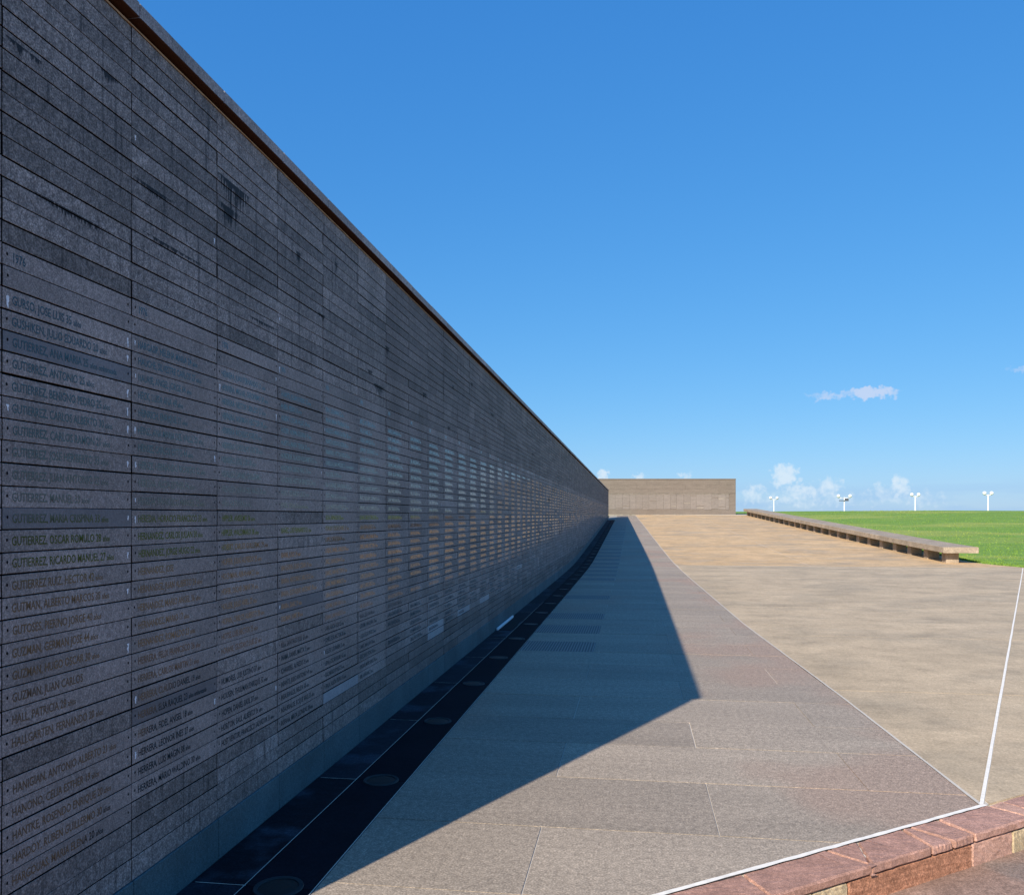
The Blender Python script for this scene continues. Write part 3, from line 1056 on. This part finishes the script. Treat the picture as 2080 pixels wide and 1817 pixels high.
_hb = MB()
hole_mesh(_hb, 0, 0, .0056)
HOLE = _hb.me('screw_hole')
HOLE.materials.append(M['hole'])
LIME = {(0, 18, 1), (0, 19, 1), (0, 21, 1), (0, 22, 1), (0, 23, 1), (0, 23, 0), (0, 25, 1), (0, 28, 1), (0, 18, 0), (0, 30, 1), (1, 18, 0), (1, 20, 0), (1, 23, 0),
        (1, 25, 0), (1, 28, 0), (1, 27, 0), (1, 24, 1), (2, 19, 0), (2, 17, 1), (2, 20, 1), (1, 6, 0), (1, 9, 1), (3, 16, 0), (3, 24, 1), (4, 20, 0), (0, 32, 1), (0, 35, 1),
        (1, 38, 0), (1, 40, 1), (1, 41, 0), (2, 41, 1), (3, 35, 0), (5, 8, 0), (3, 12, 0), (4, 36, 1), (4, 40, 0)}
for k in range(6):
    for r in range(NROW):
        h = ROWZ[r] - ROWZ[r + 1]
        gap = rt.choice([.0034, .0042, .0046, .0062])
        text = name_for(k, r)
        smooth = text is not None or (16 <= r <= 37)
        if text is None and (k, r) in BLANK:
            smooth = False
        m = M['tile_smooth'] if smooth else M['tile_rough']
        if (k, r) in BLUE:
            m = M['tile_blue']
        if (k, r) in PALE:
            m = M['tile_pale']
        o = link('name_plate', plate_mesh(h, CW, gap), M['tile_rough'], wall)
        if m is not M['tile_rough']:
            o.material_slots[0].link = 'OBJECT'
            o.material_slots[0].material = m
        zc = (ROWZ[r] + ROWZ[r + 1]) / 2
        yc = (col_y(k) + col_y(k + 1)) / 2
        o.location = (rt.uniform(-.0022, .0012), yc + rt.uniform(-.001, .001), zc + rt.uniform(-.0012, .0012))
        o.rotation_euler = (rt.uniform(-.0016, .0016), rt.uniform(-.006, .006), rt.uniform(-.0012, .0012))
        if text:
            tb = MB()
            text_mesh(tb, text, -CW / 2 + CW * .062, -.0146, .0007, maxw=CW * .86, cap=.0292)
            link('inscription', tb.me('inscription'), M['letter'], o)
        if 16 <= r <= 44 and smooth:
            for yh in (-CW / 2 + CW * .032, CW / 2 - CW * .035):
                hq = link('screw_hole', HOLE, None, o)
                hq.location = (0, yh, .004)
        for side in (0, 1):
            if (k, r, side) in LIME:
                lb = MB()
                y0 = (-CW / 2 + CW * .034) if side == 0 else (CW / 2 - CW * .037)
                ln = rt.uniform(.014, .04)
                pts_l, pts_r = [], []
                zt = .010
                for i in range(8):
                    f_ = i / 7
                    c0 = y0 + rt.uniform(-.002, .002)
                    wd = rt.uniform(.0025, .0085) * (1 - .55 * f_)
                    z = zt - ln * f_
                    pts_l.append((.0009, c0 - wd, z))
                    pts_r.append((.0009, c0 + wd, z))
                lb.v = pts_l + pts_r
                lb.f = [(i + 1, i, i + 8, i + 9) for i in range(7)]
                lb.f = [q[::-1] for q in lb.f]
                link('lime_stain', lb.me('lime_stain'), M['lime'], o)

# ---- all the plates further along the wall, and the cut column at the near end, as one part
pv, pf, ptone, pslot = [], [], [], []
FAR_PALE = {(8, 43), (8, 44), (10, 43), (12, 43), (17, 40)}


def add_plate(y0, y1, z0, z1, gap, tn, xo, slot=0):
    pslot.append(slot)
    a0, a1, b0, b1, c = y0 + gap / 2, y1 - gap / 2, z0 + gap / 2, z1 - gap / 2, .0010
    o = len(pv)
    tl = rt.uniform(-.004, .004) * (z1 - z0) / .07 * .07
    pv.extend([(xo, a0 + c, b0 + c), (xo, a1 - c, b0 + c), (xo + tl, a1 - c, b1 - c), (xo + tl, a0 + c, b1 - c),
               (xo - c, a0, b0), (xo - c, a1, b0), (xo - c, a1, b1), (xo - c, a0, b1),
               (-.026, a0, b0), (-.026, a1, b0), (-.026, a1, b1), (-.026, a0, b1)])
    fs = [(0, 1, 2, 3)]
    for i in range(4):
        j = (i + 1) % 4
        fs += [(4 + i, 4 + j, j, i), (8 + i, 8 + j, 4 + j, 4 + i)]
    pf.extend([tuple(o + q for q in f) for f in fs])
    ptone.extend([tn] * len(fs))


ins = MB()
for r in range(NROW):
    zt, zb = ROWZ[r], ROWZ[r + 1]
    tn_ = lambda: rt.random() * .5 if (r < 16 or r > 43) else .45 + rt.random() * .55
    add_plate(0.0, col_y(0), zb, zt, rt.choice([.0034, .0046, .006]), tn_(), rt.uniform(-.002, .001))
    k = 6
    while k <= NCOL:
        span = 1
        if r < 15 and rt.random() < .22:
            span = 2
        y0 = col_y(k)
        y1 = min(col_y(k + span), L)
        ground_here = gz(T_NEAR + (y0 + y1) / 2)
        if zt > ground_here + .05 and y1 - y0 > .05:
            if r < 15 and span == 1 and rt.random() < .15:
                ym = y0 + (y1 - y0) * .5
                add_plate(y0, ym, zb, zt, rt.choice([.0034, .005]), tn_(), rt.uniform(-.002, .001))
                add_plate(ym, y1, zb, zt, rt.choice([.0034, .005]), tn_(), rt.uniform(-.002, .001))
            else:
                add_plate(y0, y1, zb, zt, rt.choice([.0034, .0046, .0046, .0065]), tn_(), rt.uniform(-.0022, .0013), 2 if (k, r) in FAR_PALE else 0)
            text = name_for(k, r)
            if text and zb > ground_here + .2:
                zc = (zt + zb) / 2
                if k < 20:
                    text_mesh(ins, text, y0 + CW * .062, zc - .0146, .0032, maxw=CW * .86)
                else:           # too far to read: upright strokes of letter height
                    wdt = CW * (.30 + .5 * rt.random()) if r != 16 else CW * .1
                    nb = int(wdt / .0135)
                    yy = y0 + CW * .062
                    for q in range(nb):
                        if rt.random() < .12:
                            continue
                        a = yy + q * .0135
                        hh = .0292 * (1 if q < nb * .85 else .7)
                        ins.add([(.0032, a, zc - .0146), (.0032, a + rt.uniform(.003, .009), zc - .0146),
                                 (.0032, a + rt.uniform(.003, .009), zc - .0146 + hh), (.0032, a, zc - .0146 + hh)], [(0, 1, 2, 3)])
        k += span
me = mesh('name_plates', pv, pf)
at = me.attributes.new('tone', 'FLOAT', 'FACE')
at.data.foreach_set('value', ptone)
me.materials.append(M['tile_field'])
me.materials.append(M['core'])
me.materials.append(M['tile_pale'])
me.polygons.foreach_set('material_index', [v for q in pslot for v in (q, q, 1, q, 1, q, 1, q, 1)])
tag(link('name_plates', me, None, wall), kind='stuff')
tag(link('inscriptions', ins.me('inscriptions'), M['letter'], wall), kind='stuff')

# ------------------------------------------------------------------ round lights set in the drain band
def disc(mb, r0, r1, z0, z1, n=28):
    o = len(mb.v)
    for i in range(n):
        a = 2 * math.pi * i / n
        c, s = math.cos(a), math.sin(a)
        mb.v += [(r0 * c, r0 * s, z0), (r1 * c, r1 * s, z1)]
    for i in range(n):
        a, b = o + 2 * i, o + 2 * ((i + 1) % n)
        mb.f.append((a, a + 1, b + 1, b))


rim_b = MB()
disc(rim_b, .088, .090, -.004, .005)
disc(rim_b, .090, .108, .005, .006)
disc(rim_b, .108, .112, .006, -.004)
rim_me = rim_b.me('rim')
lens_b = MB()
disc(lens_b, .0, .05, .0045, .004)
disc(lens_b, .05, .088, .004, .001)
lens_me = lens_b.me('lens', True)
rim_me.materials.append(M['rim'])
lens_me.materials.append(M['lens'])
for i, t in enumerate(LIGHTS):
    if t > 65:
        break
    g = empty('ground_light', (WX + .425, t, gz(t) + .001))
    g.rotation_euler = (math.atan((gz(t + .5) - gz(t - .5))), 0, 0)
    tag(g, 'round recessed light with steel rim set flush in the black band along the wall', 'light', 'lights set in the black band')
    link('rim', rim_me, None, g)
    link('lens', lens_me, None, g)

# lifted metal cover lying open at the wall foot
hx = empty('access_hatch', (WX + .03, 12.7, .0))
tag(hx, 'shiny metal edged dark access hatch at the foot of the grey wall', 'hatch')
mb = MB()
mb.box(.0, .20, -.75, .75, .002, .008)
link('opening', mb.me('opening'), M['black'], hx)
me = bevel_box('cover_edge', .03, 1.55, .035, .004)
o = link('cover_edge', me, M['bright_metal'], hx)
o.location = (.005, 0, .004)

# ------------------------------------------------------------------ far wall across the end of the ramp
FW = empty('stone_wall', (0, 0, 0))
FZ = 72.0
ox, oy = -math.sin(YAW) * FZ, math.cos(YAW) * FZ
FW.location = (ox, oy, 1.70)
FW.rotation_euler = (0, 0, YAW)
tag(FW, 'long tan stone wall with a pale name panel across the end of the ramp', 'wall', kind='thing')


def fx(px):
    return (px - 1040) * FZ / 1700


def fzz(py):
    return EYE + (1048 - py) * FZ / 1700 - 1.70


mb = MB()
mb.box(fx(1040), fx(1494.5), 0, .6, -.6, fzz(973.5))
link('wall_body', mb.me('wall_body'), M['far_wall'], FW)
rf = random.Random(8)
x = fx(1040)
while x < fx(1494):      # cap stones
    x2 = min(x + 1.39, fx(1495))
    me = bevel_box('cap_stone', x2 - x - .01, .68, .07, .01)
    o = link('cap_stone', me, M['far_wall'], FW)
    o.location = ((x + x2) / 2, .3, fzz(973.5) + .002)
    x = x2
# stone courses of the upper face: large slabs told apart by thin joints
for zi, (za, zb) in enumerate([(fzz(975), fzz(984)), (fzz(984), fzz(993)), (fzz(993), fzz(1001.5))]):
    x = fx(1180) - rf.random()
    while x < fx(1493.5):
        x2 = min(x + rf.uniform(1.6, 3.2), fx(1494))
        if x2 - x > .2:
            me = bevel_box('course_block', x2 - x - .006, .02, za - zb - .006, .002)
            o = link('course_block', me, M['far_wall'], FW)
            o.location = ((x + x2) / 2, -.011 + rf.uniform(-.001, .001), zb + .003)
        x = x2
me = bevel_box('ledge', fx(1482) - fx(1180), .06, .06, .01)
o = link('ledge', me, M['far_ledge'], FW)
o.location = ((fx(1482) + fx(1180)) / 2, -.03, fzz(1003.2))
x = fx(1182)
while x < fx(1480):
    wd = rf.choice([.52, .58, .58, .64])
    x2 = min(x + wd, fx(1480.5))
    zb = fzz(1034 + rf.choice([0, 0, 0, 1.2, -.8]))
    zt = fzz(1003.4)
    if x2 - x > .1:
        me = bevel_box('name_panel', x2 - x - rf.choice([.005, .006, .014]), .024, zt - zb, .004)
        o = link('name_panel', me, M['far_panel'], FW)
        o.location = ((x + x2) / 2, -.014, zb)
        for q in range(rf.choice([0, 0, 1, 1, 2])):
            zz = rf.uniform(zb + .05, zt - .1)
            b = bevel_box('name_plate', x2 - x - .05, .01, .07, .003)
            pl = link('name_plate', b, rf.choice([M['far_wall'], M['far_wall'], M['far_ledge']]), o)
            pl.location = (0, -.0145, zz - zb)
    x = x2
x = fx(1182)
while x < fx(1493):
    x2 = min(x + 1.39, fx(1494.6))
    me = bevel_box('base_stone', x2 - x - .01, .05, .12 + .35, .008)
    o = link('base_stone', me, M['far_ledge'], FW)
    o.location = ((x + x2) / 2, -.025, -.37)
    x = x2

# ------------------------------------------------------------------ long bench
BN, BS = 26, 1.606
bx0, bt0 = 10.27, 29.62


def bench_pt(i):
    t = bt0 + BS * i * 1.04
    return Vector((bx0 - .0235 * (t - bt0), t, gz(t)))


bench = empty('stone_bench', bench_pt(0))
tag(bench, 'very long low concrete bench on square block legs along the lawn edge', 'bench')
B0 = bench_pt(0)
leg_me = bevel_box('leg', .40, .42, .40, .012)
LEGH = .355
for i in range(BN):
    p = bench_pt(i) - B0
    o = link('leg', leg_me, M['bench'], bench)
    o.location = (p.x + .20, p.y + .21, p.z - .045)
for i in range(0, BN - 1):
    a = bench_pt(i) if i else bench_pt(-.21)
    b = bench_pt(i + 1) if i < BN - 2 else bench_pt(BN - .6)
    a, b = a - B0, b - B0
    ln = (b - a).length
    v, f = [], []
    g = .006 / ln
    w0, w1, th, c = -.22, .87, .195, .012
    prof = [(w0 + c, LEGH), (w1 - c, LEGH), (w1, LEGH + c), (w1, LEGH + th - c), (w1 - c, LEGH + th), (w0 + c, LEGH + th), (w0, LEGH + th - c), (w0, LEGH + c)]
    for s in (g, 1 - g):
        q = a.lerp(b, s)
        for u, z in prof:
            v.append((q.x + u, q.y, q.z + z))
    f = [(j, j + 8, (j + 1) % 8 + 8, (j + 1) % 8) for j in range(8)] + [tuple(range(8)), tuple(range(15, 7, -1))]
    me = mesh('seat_slab', v, f)
    bm = bmesh.new()
    bm.from_mesh(me)
    bmesh.ops.recalc_face_normals(bm, faces=bm.faces)
    bm.to_mesh(me)
    bm.free()
    link('seat_slab', me, M['bench'], bench)

# ------------------------------------------------------------------ twin globe lamp posts beyond the crest
def lathe(prof, n=16):
    mb = MB()
    for r, z in prof:
        for i in range(n):
            a = 2 * math.pi * i / n
            mb.v.append((r * math.cos(a), r * math.sin(a), z))
    for j in range(len(prof) - 1):
        for i in range(n):
            a, b = j * n + i, j * n + (i + 1) % n
            mb.f.append((a, b, b + n, a + n))
    return mb


def tube(p, q, r, n=10):
    p, q = Vector(p), Vector(q)
    d = (q - p).normalized()
    u = d.orthogonal().normalized()
    v = d.cross(u)
    mb = MB()
    for c in (p, q):
        for i in range(n):
            a = 2 * math.pi * i / n
            mb.v.append(tuple(c + u * r * math.cos(a) + v * r * math.sin(a)))
    mb.f = [(i, (i + 1) % n, (i + 1) % n + n, i + n) for i in range(n)] + [tuple(range(n - 1, -1, -1)), tuple(range(n, 2 * n))]
    return mb


def lamp(px, py, Z, half, label, extra=False):
    fw = Vector((-math.sin(YAW), math.cos(YAW), 0))
    rt_ = Vector((math.cos(YAW), math.sin(YAW), 0))
    P = fw * Z + rt_ * ((px - 1040) * Z / 1700)
    ztop = EYE + (1048 - py) * Z / 1700
    z0 = lawn_z(P.x, P.y) - .3
    H = ztop - z0
    g = empty('lamp_post', (P.x, P.y, z0))
    g.rotation_euler = (0, 0, YAW)
    tag(g, label, 'lamp post', 'lamp posts beyond the lawn crest')
    link('pole', lathe([(.16, 0), (.15, .5), (.10, .6), (.085, H - .5), (.085, H - .35)]).me('pole', True), M['lamp_white'], g)
    for s in (-1, 1):
        link('arm', tube((0, 0, H - .5), (s * half, 0, H - .42), .055).me('arm', True), M['lamp_white'], g)
        R_ = .27
        gl = link('globe', lathe([(.07, -.02), (.09, .02)] + [(R_ * math.sin(math.pi * (i / 12 * .86 + .14)) + .001,
                  R_ - R_ * math.cos(math.pi * (1 - (i / 12 * .86 + .14))) * -1 - R_ + R_ * .9) for i in range(12, -1, -1)], 20).me('globe', True), M['globe'], g)
        gl.location = (s * half, 0, H - .40)
    if extra:
        link('equipment_box', MB().box(-.75, .62, -.2, .2, H - .95, H - .82).me('equipment_box'), M['dark_box'], g)
        link('equipment_housing', MB().box(.15, .6, -.2, .2, H - .82, H - .55).me('equipment_housing'), M['dark_box'], g)


lamp(1572, 1009, 150, .58, 'white twin globe lamp post beyond the lawn, rising beside the end of the bench')
lamp(1715, 1005, 132, .92, 'white twin globe lamp post with long arms and a grey box under them', True)
lamp(1859, 1002, 128, .52, 'white twin globe lamp post on the crest next to the one carrying a box')
lamp(2007, 999, 122, .52, 'white twin globe lamp post on the crest, tallest, farthest from the far wall')
